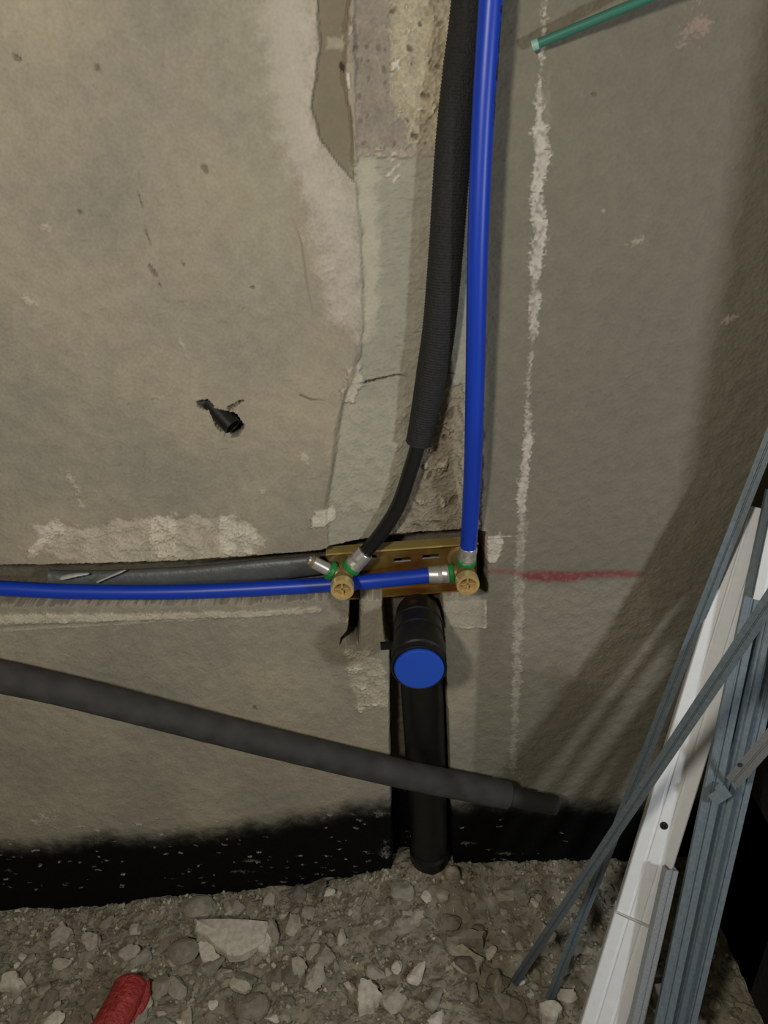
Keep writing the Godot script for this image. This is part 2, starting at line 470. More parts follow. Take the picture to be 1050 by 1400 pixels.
	# single marks
	for s in [[132, 92, 3.5, 6, 0.5], [108, 290, 2.5, 4, 0.7], [250, 361, 2, 3, 0.6], [210, 372, 3, 9, 0.35], [218, 390, 2, 4, 0.3], [22, 78, 3, 5, 0.9], [190, 270, 1.2, 10, 0.1], [200, 320, 1.2, 12, 0.15], [280, 230, 3, 7, 0.5], [345, 393, 2.5, 1.5, 0], [348, 968, 4, 7, 0.3], [812, 128, 3, 2, 0]]:
		spot(s[0], s[1], s[2], s[3], s[4], rgb(92, 84, 70), 0.5, -2.4, 0.7, 0.4)
	for s in [[40, 413, 9, 8], [228, 539, 11, 6], [359, 673, 4, 4], [60, 310, 7, 5], [250, 470, 3, 7], [258, 488, 4, 6], [412, 325, 3, 12], [60, 1120, 34, 12], [868, 330, 10, 6], [998, 436, 12, 5], [825, 288, 4, 2.5], [100, 660, 5, 14], [112, 690, 4, 12], [416, 625, 6, 9]]:
		spot(s[0], s[1], s[2], s[3], 0.3, rgb(205, 197, 178), 0.5, 0.7, 0.9, 0.5, 0.3)
	spot(952, 38, 18, 14, 0.2, rgb(176, 150, 138), 0.7, 0.3, 0.7, 0.6, 0.3)
	stroke([400, 300, 2, 0.2, 412, 330, 2.5, 0.7, 420, 390, 2.5, 0.6, 428, 430, 2, 0.3], rgb(118, 110, 94), 0.6, -1.0, 1.5, 1.0)
	stroke([165, 45, 1.5, 0.2, 190, 58, 2, 0.6, 208, 75, 1.5, 0.3], rgb(196, 188, 170), 0.5, -0.7, 1.5, 1.0)
	# the sleeve hole in the plaster, its inner darkness painted in
	poly([286, 558, 300, 562, 322, 566, 333, 582, 326, 597, 308, 597, 297, 584], rgb(46, 42, 36), 0.95, -45.0, 2.0, 1.2)
	poly([270, 550, 284, 546, 291, 556, 282, 562, 272, 558], rgb(66, 60, 50), 0.9, -9.0, 2.0, 1.5)
	spot(318, 556, 7, 3, 0.5, rgb(78, 70, 58), 0.8, -5.0, 0.6, 0.6)
	spot(327, 549, 5, 1.6, 0.2, rgb(70, 63, 52), 0.8, -3.0, 0.6, 0.6)
	spot(320, 566, 5, 3, 0.5, rgb(196, 188, 170), 0.7, 2.0, 0.6, 0.6)
	# bitumen coat along the foot of the wall, thin and patchy at its upper edge
	var tar := noise(31, 110.0, 4)
	for y in range(GH - 330, GH):
		for x in GW:
			var i := y * GW + x
			var wy := (GH - 1 - y) * 1.0 - 60.0
			var top := 150.0 + 30.0 * exp(-pow((x - 790.0) / 220.0, 2.0)) + 14.0 * tar.get_noise_1d(x) - 12.0 * smoothstep(950.0, 1250.0, x)
			var d := (top - wy) + ((n_mid[i] - 128.0) * 0.09 + (n_fine[i] - 128.0) * 0.05)
			var k := clampf(d / 66.0 + 0.62, 0.0, 1.0)
			k = k * k * (3.0 - 2.0 * k)
			lay(i, k, rgb(11, 11, 10), 0.985, 1.2, 0.25, 0.5)
	for k in 210:                                             # mortar spatter thrown on the bitumen
		var px := rng.randf_range(0.0, 800.0)
		var py := lerpf(1215.0, 1120.0, pow(rng.randf(), 1.5)) - px * 0.02
		if px > 330.0 and rng.randf() < 0.5: py = rng.randf_range(1165.0, 1205.0)
		spot(px, py, rng.randf_range(2.0, 8.0), rng.randf_range(1.0, 2.6), rng.randf_range(-0.4, 0.15), rgb(206, 198, 178).darkened(rng.randf_range(0.0, 0.3)), 0.85, 2.0, 0.7, 0.5, 1.0)
	for s in [[480, 1113, 7, 4], [490, 1120, 6, 4], [520, 1112, 16, 8], [528, 1160, 10, 24], [640, 1150, 20, 4], [690, 1165, 16, 5], [345, 1175, 14, 4], [330, 1190, 20, 5]]:
		spot(s[0], s[1], s[2], s[3], -0.15, rgb(150, 142, 126), 0.7, 2.0, 0.8, 0.6, 1.0)

func build_wall_back() -> void:
	paint_wall()
	var bytes := PackedByteArray()
	bytes.resize(GW * GH * 3)
	for i in GW * GH:
		bytes[i * 3] = int(clampf(cr[i], 0.0, 1.0) * 255.0)
		bytes[i * 3 + 1] = int(clampf(cg[i], 0.0, 1.0) * 255.0)
		bytes[i * 3 + 2] = int(clampf(cb[i], 0.0, 1.0) * 255.0)
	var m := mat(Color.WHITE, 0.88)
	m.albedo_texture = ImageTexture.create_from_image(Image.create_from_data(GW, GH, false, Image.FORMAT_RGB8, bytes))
	m.texture_repeat = false
	m.metallic_specular = 0.25
	const S := 2
	var nx := GW / S
	var ny := GH / S
	var v := PackedVector3Array()
	var nn := PackedVector3Array()
	var uv := PackedVector2Array()
	var ix := PackedInt32Array()
	for j in ny:
		for i in nx:
			var c := j * S * GW + i * S
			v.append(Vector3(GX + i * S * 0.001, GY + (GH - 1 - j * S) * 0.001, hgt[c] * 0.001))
			uv.append(Vector2((i * S + 0.5) / GW, (j * S + 0.5) / GH))
			var l := hgt[c - 1] if i > 0 else hgt[c]
			var r := hgt[c + 1]
			var t := hgt[c - GW] if j > 0 else hgt[c]
			var b := hgt[c + GW]
			nn.append(Vector3((l - r) * 0.5, (b - t) * 0.5, 1.0).normalized())
	for j in ny - 1:
		for i in nx - 1:
			var a := j * nx + i
			ix.append_array([a, a + 1, a + nx, a + 1, a + nx + 1, a + nx])
	var arr := []
	arr.resize(Mesh.ARRAY_MAX)
	arr[Mesh.ARRAY_VERTEX] = v
	arr[Mesh.ARRAY_NORMAL] = nn
	arr[Mesh.ARRAY_TEX_UV] = uv
	arr[Mesh.ARRAY_INDEX] = ix
	var me := ArrayMesh.new()
	me.add_surface_from_arrays(Mesh.PRIMITIVE_TRIANGLES, arr)
	var w := obj("wall_back", me, m)
	w.set_meta("kind", "structure")
	tag(w, "grey plastered concrete wall with pipe chases and a black bitumen foot", "wall", "", "structure")
	# the rest of the wall: its thickness, and its run to the ceiling and to the left
	var st := begin()
	box_into(st, Vector3(-2.3, -0.2, -0.3), Vector3(2.3, 2.6, -0.12))
	box_into(st, Vector3(-2.3, -0.2, -0.12), Vector3(-0.797, 2.6, 0.0))
	box_into(st, Vector3(-0.797, 1.436, -0.12), Vector3(0.8, 2.6, 0.0))
	box_into(st, Vector3(0.75, -0.2, -0.12), Vector3(2.3, 2.6, 0.0))
	var rest := obj("masonry", done(st), textured(mat(Color.WHITE, 0.9), 44, 90.0, rgb(150, 142, 124), rgb(178, 169, 148), 1.2), w)
	rest.position = Vector3.ZERO
	var coat := obj("bitumen_foot", box(Vector3(-2.3, -0.15, -0.05), Vector3(-0.795, 0.135, 0.0015)), textured(mat(Color.WHITE, 0.8), 47, 60.0, rgb(9, 9, 8), rgb(20, 19, 18), 3.0), w, "black bitumen coat along the foot")
	coat.position = Vector3.ZERO

# ---------------------------------------------------------------- stones
func stone_mesh(seed_: int, size: Vector3, around: int = 14, rings: int = 8, cuts: int = 11, sharp: float = 0.75) -> ArrayMesh:
	var r := RandomNumberGenerator.new()
	r.seed = seed_
	var planes := []
	for k in cuts:
		planes.append([Vector3(r.randfn(), r.randfn() * 0.9, r.randfn()).normalized(), r.randf_range(sharp, 1.0 if sharp > 0.5 else 0.8)])
	var n := noise(seed_, 0.6, 2)
	var st := begin()
	st.set_smooth_group(-1)
	var pt := func(i: int, j: int) -> Vector3:
		var th := PI * j / rings
		var ph := TAU * (i % around) / around + (0.3 if j % 2 else 0.0)
		var d := Vector3(sin(th) * cos(ph), cos(th), sin(th) * sin(ph))
		var rad := 1.05
		for p in planes:
			var c: float = d.dot(p[0])
			if c > 0.05: rad = minf(rad, p[1] / c)
		return d * rad * (1.0 + 0.05 * n.get_noise_3dv(d)) * size * 0.5
	for j in rings:
		for i in around:
			var a: Vector3 = pt.call(i, j)
			var b: Vector3 = pt.call(i + 1, j)
			var c: Vector3 = pt.call(i + 1, j + 1)
			var d: Vector3 = pt.call(i, j + 1)
			if j > 0: tri(st, a, b, c, a + b + c)
			if j < rings - 1: tri(st, a, c, d, a + c + d)
	return done(st)

# a broken slab of mortar: polygon outline (on the floor), thickness, worn upper edge
func slab_mesh(outline: PackedVector2Array, thick: float, seed_: int) -> ArrayMesh:
	var st := begin()
	var r := RandomNumberGenerator.new()
	r.seed = seed_
	var o := PackedVector2Array()
	for i in outline.size():
		var a := outline[i]
		var b := outline[(i + 1) % outline.size()]
		for k in 4:
			o.append(a.lerp(b, k / 4.0) + Vector2(r.randfn(), r.randfn()) * 0.0012)
	var c := Vector2.ZERO
	for p in o: c += p / o.size()
	var top := PackedVector3Array()
	var rim := PackedVector3Array()
	var foot := PackedVector3Array()
	for p in o:
		var q := c + (p - c) * 0.93
		top.append(Vector3(q.x, thick + r.randfn() * 0.0008, q.y))
		rim.append(Vector3(p.x, thick * 0.8 + r.randfn() * 0.0008, p.y))
		var s := c + (p - c) * r.randf_range(0.9, 1.0)
		foot.append(Vector3(s.x, 0.0, s.y))
	var n := o.size()
	for i in n:
		var k := (i + 1) % n
		var out := Vector3(o[i].x - c.x, 0.0, o[i].y - c.y)
		st.set_smooth_group(1)
		tri(st, Vector3(c.x, thick * 1.03, c.y), top[i], top[k], Vector3.UP)
		st.set_smooth_group(-1)
		quad(st, top[i], top[k], rim[k], rim[i], out + Vector3.UP * 0.05)
		quad(st, rim[i], rim[k], foot[k], foot[i], out)
		st.set_smooth_group(2)
		tri(st, Vector3(c.x, 0.0, c.y), foot[i], foot[k], Vector3.DOWN)
	return done(st)

var n_floor := noise(61, 0.22, 3)
var n_floor2 := noise(62, 0.035, 3)
func ground(x: float, z: float) -> float:
	var y := 0.010 * n_floor.get_noise_2d(x, z) + 0.009 * n_floor2.get_noise_2d(x, z)
	y += 0.030 * exp(-pow((x - 0.04) / 0.15, 2.0) - pow(z / 0.06, 2.0)) + 0.012 * exp(-pow((x - 0.2) / 0.3, 2.0) - pow(z / 0.08, 2.0))
	y -= 0.012 * smoothstep(-0.25, -0.6, x)
	return y

func build_floor() -> void:
	var st := begin()
	st.set_smooth_group(0)
	var step := 0.006
	var nx := 235
	var nz := 150
	var x0 := -0.82
	var z0 := -0.06
	for j in nz:
		for i in nx:
			var p := []
			for k in [[0, 0], [1, 0], [1, 1], [0, 1]]:
				var x: float = x0 + (i + k[0]) * step
				var z: float = z0 + (j + k[1]) * step
				p.append(Vector3(x, ground(x, z), z))
			quad(st, p[0], p[1], p[2], p[3], Vector3.UP)
	var m := textured(mat(Color.WHITE, 0.95), 71, 40.0, rgb(112, 106, 91), rgb(182, 173, 152), 2.2, 0.7)
	var f := obj("floor", done(st), m)
	tag(f, "dirt floor covered in grey mortar rubble and grit", "floor", "", "structure")
	var sub := begin()
	box_into(sub, Vector3(-2.3, -0.25, -0.3), Vector3(2.3, -0.06, 2.7))
	box_into(sub, Vector3(-2.3, -0.06, -0.06), Vector3(-0.815, -0.005, 2.7))
	box_into(sub, Vector3(-0.815, -0.06, 0.835), Vector3(2.3, -0.005, 2.7))
	box_into(sub, Vector3(0.585, -0.06, -0.06), Vector3(2.3, -0.005, 0.836))
	obj("subsoil", done(sub), m, f)

func build_rubble() -> void:
	var tones := [rgb(172, 164, 145), rgb(200, 191, 170), rgb(148, 140, 122), rgb(232, 223, 202), rgb(128, 120, 104)]
	var mats := []
	for k in tones.size():
		mats.append(textured(mat(Color.WHITE, 0.93), 80 + k, 60.0, (tones[k] as Color).darkened(0.18), (tones[k] as Color).lightened(0.12), 9.0))
	# pieces one can point at
	var named := [
		[[266, 1260, 368, 1264, 364, 1290, 330, 1313, 312, 1310, 283, 1286, 268, 1274], 0.026, 3, "pale_slab", "largest pale flat mortar slab lying on the rubble floor", "mortar slab"],
		[[270, 1288, 282, 1284, 300, 1306, 292, 1316, 276, 1314], 0.014, 3, "mortar_chunk", "small pale chunk tucked under the left edge of the largest slab", "mortar chunk"],
		[[612, 1296, 630, 1290, 662, 1312, 655, 1328, 636, 1316], 0.018, 1, "mortar_chunk", "pale angular slab between the drain pipe foot and the steel bundle", "mortar slab"],
		[[612, 1290, 640, 1277, 664, 1282, 660, 1291, 636, 1291], 0.030, 0, "mortar_chunk", "grey ridge-shaped chunk just behind the pale angular slab", "mortar chunk"],
		[[492, 1340, 508, 1344, 524, 1360, 512, 1378, 490, 1382, 488, 1366], 0.024, 3, "mortar_chunk", "cream rounded chunk at the bottom edge below the drain pipe", "mortar chunk"],
		[[348, 1268, 368, 1266, 372, 1284, 366, 1302, 352, 1300], 0.018, 3, "mortar_chunk", "small pale piece leaning on the right end of the largest slab", "mortar chunk"],
		[[398, 1312, 412, 1308, 420, 1322, 410, 1334, 400, 1330], 0.016, 1, "mortar_chunk", "little upright pale chip right of the largest slab", "mortar chunk"],
		[[0, 1324, 18, 1320, 28, 1336, 18, 1346, -6, 1344], 0.020, 3, "mortar_chunk", "cream lump at the left edge of the rubble", "mortar chunk"],
		[[160, 1300, 176, 1290, 192, 1294, 188, 1310, 168, 1312], 0.018, 1, "mortar_chunk", "light chunk just above the red plastic scrap", "mortar chunk"],
		[[65, 1270, 82, 1256, 96, 1264, 86, 1282, 66, 1284], 0.014, 1, "mortar_chunk", "light chip on the left of the rubble below the bitumen band", "mortar chunk"],
		[[110, 1268, 132, 1272, 130, 1290, 118, 1294, 108, 1280], 0.013, 1, "mortar_chunk", "light chip between the bitumen band and the red plastic scrap", "mortar chunk"],
		[[735, 1378, 758, 1372, 768, 1384, 760, 1398, 740, 1396], 0.024, 3, "mortar_chunk", "cream chunk at the foot of the thin grey strips", "mortar chunk"],
		[[892, 1350, 930, 1345, 945, 1370, 920, 1385, 896, 1375], 0.025, 0, "mortar_chunk", "grey chunk lying among the feet of the steel bundle", "mortar chunk"],
		[[550, 1250, 576, 1244, 582, 1256, 570, 1266, 552, 1264], 0.012, 1, "mortar_chunk", "flat pale chip in front of the drain pipe foot", "mortar chunk"],
	]
	for e in named:
		var o := PackedVector2Array()
		var c := Vector3.ZERO
		var pts: Array = e[0]
		for i in range(0, pts.size(), 2): c += PF(pts[i], pts[i + 1], 0.012) / (pts.size() / 2.0)
		for i in range(0, pts.size(), 2):
			var p := PF(pts[i], pts[i + 1], 0.012) - c
			o.append(Vector2(p.x, p.z))
		var me := obj(e[3], slab_mesh(o, e[1], pts[0] + 5), mats[e[2]])
		me.position = Vector3(c.x, ground(c.x, c.z) - 0.002, c.z)
		tag(me, e[4], e[5])
	var round := [
		[272, 1238, 0.055, 0, "rounded_stone", "rounded grey stone against the bitumen band above the largest slab"],
		[345, 1376, 0.050, 2, "rounded_stone", "dark rounded stone at the bottom edge between scrap and drain"],
		[250, 1300, 0.05, 2, "rounded_stone", "brownish round stone just left of the largest slab"],
		[700, 1375, 0.045, 2, "rounded_stone", "dark rounded stone left of the cream chunk by the strips"],
		[605, 1230, 0.026, 1, "rounded_stone", "small light pebble right in front of the drain foot"],
	]
	for e in round:
		var p := PF(e[0], e[1], 0.012)
		var me := obj(e[4], stone_mesh(900 + int(e[0]), Vector3(e[2], e[2] * 0.55, e[2] * 0.8), 22, 14, 9, 0.85), mats[e[3]])
		me.position = Vector3(p.x, ground(p.x, p.z) + e[2] * 0.17, p.z)
		tag(me, e[5], "stone")
	# loose stones of the rubble, each a thing
	var shapes := []
	for k in 9: shapes.append(stone_mesh(200 + k, Vector3(1.1, [0.7, 0.85, 0.6][k % 3], [0.85, 0.7, 1.0][(k / 3) % 3]), 18, 11, 15, 0.42))
	rng.seed = 77
	var made := 0
	while made < 280:
		var px := rng.randf_range(-20.0, 1010.0)
		var py := rng.randf_range(1215.0, 1420.0)
		var p := PF(px, py)
		if p.z < 0.012 or p.x > 0.465: continue
		var sz := lerpf(0.013, 0.048, pow(rng.randf(), 2.0))
		if px < 260.0 and py < 1340.0 and rng.randf() < 0.5: continue
		if px > 800.0: sz *= 0.7
		var o := MeshInstance3D.new()
		o.mesh = shapes[made % shapes.size()]
		o.name = numbered("rubble_stone")
		add_child(o)
		o.scale = Vector3.ONE * sz
		o.rotation = Vector3(rng.randf_range(-0.3, 0.3), rng.randf() * TAU, rng.randf_range(-0.3, 0.3))
		o.position = Vector3(p.x, ground(p.x, p.z) + sz * 0.16, p.z)
		var tone := rng.randi() % 10
		var pick: int = [0, 0, 0, 1, 1, 1, 2, 2, 3, 4][tone]
		o.material_override = mats[pick]
		var zone: int = 0 if px < 262.0 else 1 if px < 540.0 else 2 if px < 740.0 else 3
		var size_word: String = "large " if sz > 0.033 else "small " if sz < 0.019 else ""
		var row: String = " close to the wall" if p.z < 0.07 else " nearest the viewer" if p.z > 0.18 else ""
		tag(o, size_word + ["grey mortar stone", "light grey mortar stone", "brown stone", "pale cream stone", "dark grey stone"][pick] + row + [" left of the largest slab", " between the largest slab and the drain", " between the drain and thin strips", " around the feet of the steel bundle"][zone], "stone", "loose rubble stones")
		made += 1
	# grit nobody could count
	for v in 2:
		var mm := MultiMesh.new()
		mm.transform_format = MultiMesh.TRANSFORM_3D
		mm.use_colors = true
		mm.mesh = stone_mesh(300 + v, Vector3(1.1, 0.8, 0.9), 8, 5, 10, 0.45)
		mm.instance_count = 3600
		for i in mm.instance_count:
			var x := rng.randf_range(-0.78, 0.485)
			var z := 0.004 + 0.6 * pow(rng.randf(), 1.4)
			var s := lerpf(0.003, 0.013, pow(rng.randf(), 2.2))
			var b := Basis.from_euler(Vector3(rng.randf() * 0.6, rng.randf() * TAU, rng.randf() * 0.6)).scaled(Vector3.ONE * s)
			mm.set_instance_transform(i, Transform3D(b, Vector3(x, ground(x, z) + s * 0.15, z)))
			var t: Color = tones[[0, 1, 2, 0, 2, 4][rng.randi() % 6]]
			mm.set_instance_color(i, t.srgb_to_linear() * rng.randf_range(0.7, 1.15))
		var g := MultiMeshInstance3D.new()
		g.multimesh = mm
		var gm := mat(Color.WHITE, 0.95)
		gm.vertex_color_use_as_albedo = true
		g.material_override = gm
		g.name = numbered("grit")
		add_child(g)
		tag(g, ["fine grey grit strewn over the dirt floor", "coarse mortar crumbs strewn over the dirt floor"][v], "gravel", "", "stuff")

# ---------------------------------------------------------------- plumbing
var M := {}

func materials() -> void:
	M.blue = mat(rgb(24, 66, 190), 0.38)
	M.foam = textured(mat(Color.WHITE, 0.78), 101, 50.0, rgb(30, 30, 30), rgb(46, 45, 44), 14.0, 0.12)
	M.foam_grey = textured(mat(Color.WHITE, 0.8), 103, 120.0, rgb(50, 49, 48), rgb(82, 80, 78), 5.0, 0.06)
	M.black = mat(rgb(26, 26, 26), 0.42)
	M.drain = textured(mat(Color.WHITE, 0.45), 105, 70.0, rgb(18, 18, 18), rgb(30, 29, 28), 9.0)
	M.cap = mat(rgb(34, 84, 200), 0.5)
	M.brass = mat(rgb(232, 204, 140), 0.4, 0.5)
	M.brass_dull = mat(rgb(168, 146, 98), 0.42, 0.5)
	M.steel = mat(rgb(220, 218, 212), 0.35, 0.7)
	M.green = mat(rgb(34, 140, 66), 0.4)
	M.zinc_gold = textured(mat(Color.WHITE, 0.32, 1.0), 110, 90.0, rgb(140, 84, 40), rgb(168, 158, 84), 4.0)
	M.zinc_gold.metallic = 0.6
	M.film = textured(mat(Color.WHITE, 0.4), 111, 60.0, rgb(84, 87, 87), rgb(100, 102, 100), 5.0, 0.05)
	M.dark = mat(rgb(14, 14, 14), 0.7)
	M.galv = textured(mat(Color.WHITE, 0.4, 0.05), 112, 40.0, rgb(234, 237, 238), rgb(248, 249, 250), 6.0)
	M.galv_grey = textured(mat(Color.WHITE, 0.45, 0.2), 117, 14.0, rgb(120, 124, 126), rgb(190, 194, 196), 14.0)
	M.strip = textured(mat(Color.WHITE, 0.5, 0.3), 113, 40.0, rgb(98, 111, 119), rgb(132, 145, 152), 12.0)
	M.rod = mat(rgb(62, 122, 104), 0.4)
	M.red = textured(mat(Color.WHITE, 0.55), 115, 80.0, rgb(146, 38, 36), rgb(198, 84, 76), 9.0, 0.3)

func build_pipes() -> void:
	# insulated riser: corrugated black sleeve with the bare pipe coming out below
	var zc := 0.011
	var riser := thing("insulated_riser", "thick black sleeved riser pipe hanging beside the blue pipe, its bare end bending left", "pipe", P(575, 605, zc))
	var cl := [P(660, -330, zc), P(652, -150, zc), P(644, 0, zc), P(631, 100, zc), P(620, 200, zc), P(609, 350, zc), P(600, 450, zc), P(589, 520, zc), P(572, 606, zc)]
	var path := along(curve(cl), 0.00075)
	var rad := PackedFloat32Array()
	for i in path.size():
		rad.append(0.0178 + 0.0004 * cos(i * TAU / 4.0) - 0.003 * smoothstep(path.size() - 140.0, path.size() - 1.0, i))
	obj("sleeve", tube(path, rad, 24, 1.0, 0.7), M.foam, riser)
	var inner := [P(583, 560, zc), P(572, 606, zc), P(562, 640, zc), P(545, 690, zc - 0.002), P(524, 725, zc - 0.004), P(504, 750, zc - 0.007), P(497, 758, zc - 0.008)]
	obj("inner_pipe", tube(curve(inner), 0.0092, 20), M.black, riser)
	# blue riser
	var bz := 0.044
	var blue := thing("blue_pipe", "bright blue plastic pipe running straight up from the right brass fitting", "pipe", P(642, 745, 0.012))
	var bp := [P(690, -330, bz), P(681, -150, bz), P(671, 0, bz), P(660, 170, bz), P(653, 350, bz), P(650, 500, bz - 0.004), P(646, 650, bz - 0.012), P(640, 752, 0.014)]
	var bc := curve(bp)
	obj("pipe", tube(bc, 0.0105, 24), M.blue, blue)
	var marks := begin()
	rng.seed = 9
	for k in 13:                                              # smudged dark print along its right flank
		var f := rng.randf_range(0.0, 1.0)
		var c := P(671.0 - f * 11.0, f * 170.0, bz)
		var d := (P(660, 170, bz) - P(671, 0, bz)).normalized()
		var a := rng.randf_range(0.45, 0.75)
		var o := Vector3(cos(a), 0, sin(a)).normalized() * 0.0092
		sweep(marks, PackedVector3Array([c + o - d * rng.randf_range(0.002, 0.007), c + o + d * rng.randf_range(0.002, 0.006)]), 0.0016, 6)
	obj("print", done(marks), mat(rgb(12, 26, 84), 0.5), blue)
	# blue branch in the chase
	var hb := thing("blue_pipe", "bright blue plastic pipe lying level in the horizontal wall chase", "pipe", P(250, 806, -0.012))
	var hp := [P(-300, 790, -0.03), P(-150, 796, -0.014), P(0, 804, -0.012), P(110, 809, -0.012), P(250, 809, -0.012), P(400, 802, -0.013), P(500, 795, -0.008), P(590, 786, 0.010)]
	obj("pipe", tube(curve(hp), 0.0102, 24), M.blue, hb)
	# grey film-wrapped pipe behind it
	var gf := thing("wrapped_pipe", "grey film-wrapped pipe end lying behind the level blue pipe in the chase", "pipe", P(200, 795, -0.02))
	var gp := curve([P(74, 804, -0.040), P(140, 801, -0.040), P(260, 793, -0.040), P(360, 781, -0.038), P(440, 772, -0.036)])
	var gr := PackedFloat32Array()
	for i in gp.size(): gr.append(lerpf(0.0135, 0.007, pow(float(i) / (gp.size() - 1), 0.8)))
	obj("wrap", tube(gp, gr, 24, 2.15, 0.8, 0.03), M.film, gf)
	var bright_ridge := begin()
	sweep(bright_ridge, curve([P(82, 790, -0.022), P(104, 786, -0.022), P(122, 784, -0.025)]), PackedFloat32Array([0.002, 0.005, 0.006, 0.006, 0.006, 0.006, 0.005, 0.005, 0.005, 0.004, 0.004, 0.004, 0.003, 0.003, 0.003, 0.002, 0.001]), 8, 0.4)
	sweep(bright_ridge, curve([P(132, 796, -0.022), P(150, 788, -0.022), P(172, 779, -0.026)]), PackedFloat32Array([0.001, 0.003, 0.003, 0.003, 0.003, 0.003, 0.003, 0.003, 0.003, 0.003, 0.003, 0.003, 0.003, 0.003, 0.002, 0.002, 0.001]), 8, 0.4)
	obj("bright_ridge", done(bright_ridge), mat(rgb(196, 196, 190), 0.3), gf, "white glints of the film put in as pale ridges")  # glints on the wrap, given a pale colour and raised shape
	# steel mounting rail
	var lo := P(452, 800, -0.022)
	var hi := P(652, 742, -0.022)
	var rail := thing("mounting_rail", "yellow zinc-plated steel mounting rail behind the two brass fittings", "bracket", Vector3((lo.x + hi.x) / 2, lo.y, -0.03))
	var yb := P(560, 806, -0.022).y
	var yt := P(560, 742, -0.022).y
	var c0 := Vector3((lo.x + hi.x) / 2, (yb + yt) / 2, -0.026)
	var plate := CSGBox3D.new()
	plate.size = Vector3(hi.x - lo.x, yt - yb, 0.0025)
	plate.position = c0 - rail.position
	plate.material = M.zinc_gold
	plate.name = "web"
	rail.add_child(plate)
	for s in [[-0.045, 0.018], [0.0, 0.010], [0.038, 0.012], [0.02, -0.012]]:
		var cut := CSGBox3D.new()
		cut.operation = CSGShape3D.OPERATION_SUBTRACTION
		cut.size = Vector3(0.022, 0.006, 0.01)
		cut.position = Vector3(s[0], s[1], 0)
		cut.name = "slot"
		plate.add_child(cut, true)
	obj("flange", box(Vector3(lo.x, yt - 0.0015, -0.026), Vector3(hi.x, yt + 0.001, -0.008)), mat(rgb(222, 196, 120), 0.35, 0.5), rail, "upper edge of the rail, its highlight painted bright yellow")  # highlight on this edge painted as a lighter gold than the web
	obj("flange", box(Vector3(lo.x, yb - 0.001, -0.026), Vector3(hi.x, yb + 0.0015, -0.010)), M.zinc_gold, rail)
	# the two fittings
	for s in 2:
		var e := P(468, 808, 0.040) if s == 0 else P(640, 801, 0.042)
		var b := Vector3(e.x, e.y, -0.0248)
		var fit := thing("brass_fitting", ["left brass wall fitting with one open steel stub and one black pipe", "right brass wall fitting joining the two blue pipes"][s], "pipe fitting", b)
		obj("body", lathe(b, Vector3.BACK, [[0, 0], [0, 0.019], [0.003, 0.019], [0.004, 0.015], [0.012, 0.0145], [0.03, 0.0135], [0.05, 0.0128], [0.052, 0.0128]]), M.brass_dull, fit)
		var L := e.z - b.z
		obj("threaded_mouth", lathe(b, Vector3.BACK, [[L - 0.014, 0.0128], [L - 0.013, 0.0150], [L - 0.002, 0.0150], [L, 0.0142], [L, 0.0112], [L - 0.0015, 0.0104], [L - 0.003, 0.0112], [L - 0.0045, 0.0102], [L - 0.006, 0.0110], [L - 0.0075, 0.0100], [L - 0.009, 0.0108], [L - 0.012, 0.0098], [L - 0.014, 0.0]]), M.brass, fit)
		var plug := begin()                                    # cross web of the flow insert inside the mouth
		box_into(plug, Vector3(e.x - 0.0095, e.y - 0.001, e.z - 0.012), Vector3(e.x + 0.0095, e.y + 0.001, e.z - 0.004))
		box_into(plug, Vector3(e.x - 0.001, e.y - 0.0095, e.z - 0.012), Vector3(e.x + 0.001, e.y + 0.0095, e.z - 0.004))
		obj("insert", done(plug), M.brass, fit)
		var arms := [[P(427, 768, 0.008), true], [P(497, 758, 0.006), false]] if s == 0 else [[P(640, 750, 0.014), false], [P(590, 786, 0.010), false]]
		for arm in arms:
			var tip: Vector3 = arm[0]
			var hub := Vector3(e.x, e.y, 0.008 if s == 0 else 0.011)
			var d := (tip - hub).normalized()
			var ln := (tip - hub).length()
			obj("arm", tube(PackedVector3Array([hub, hub + d * 0.018]), 0.010, 20), M.brass_dull, fit)
			obj("sight_ring", lathe(hub, d, [[0.0145, 0.0], [0.0145, 0.0118], [0.016, 0.0128], [0.020, 0.0128], [0.0215, 0.0115], [0.0215, 0.0]], 24), M.green, fit, "green plastic sight ring")
			if arm[1]:
				obj("press_sleeve", tube(PackedVector3Array([hub + d * 0.021, hub + d * ln]), 0.0082, 20, 1.0, 0.72), M.steel, fit, "empty steel press sleeve with open end")
				var mouth := hub + d * ln
				obj("pipe_mouth", lathe(mouth - d * 0.004, d, [[0.0, 0.0], [0.0, 0.0075], [0.0055, 0.0090], [0.0065, 0.0082], [0.005, 0.0062], [0.0, 0.0]], 18), M.brass_dull, fit)
			else:
				obj("press_sleeve", lathe(hub, d, [[0.021, 0.0], [0.021, 0.0116], [0.024, 0.0122], [0.030, 0.0114], [0.035, 0.0120], [ln + 0.003, 0.0114], [ln + 0.004, 0.0108], [ln + 0.004, 0.0]], 24), M.steel, fit, "steel press sleeve")

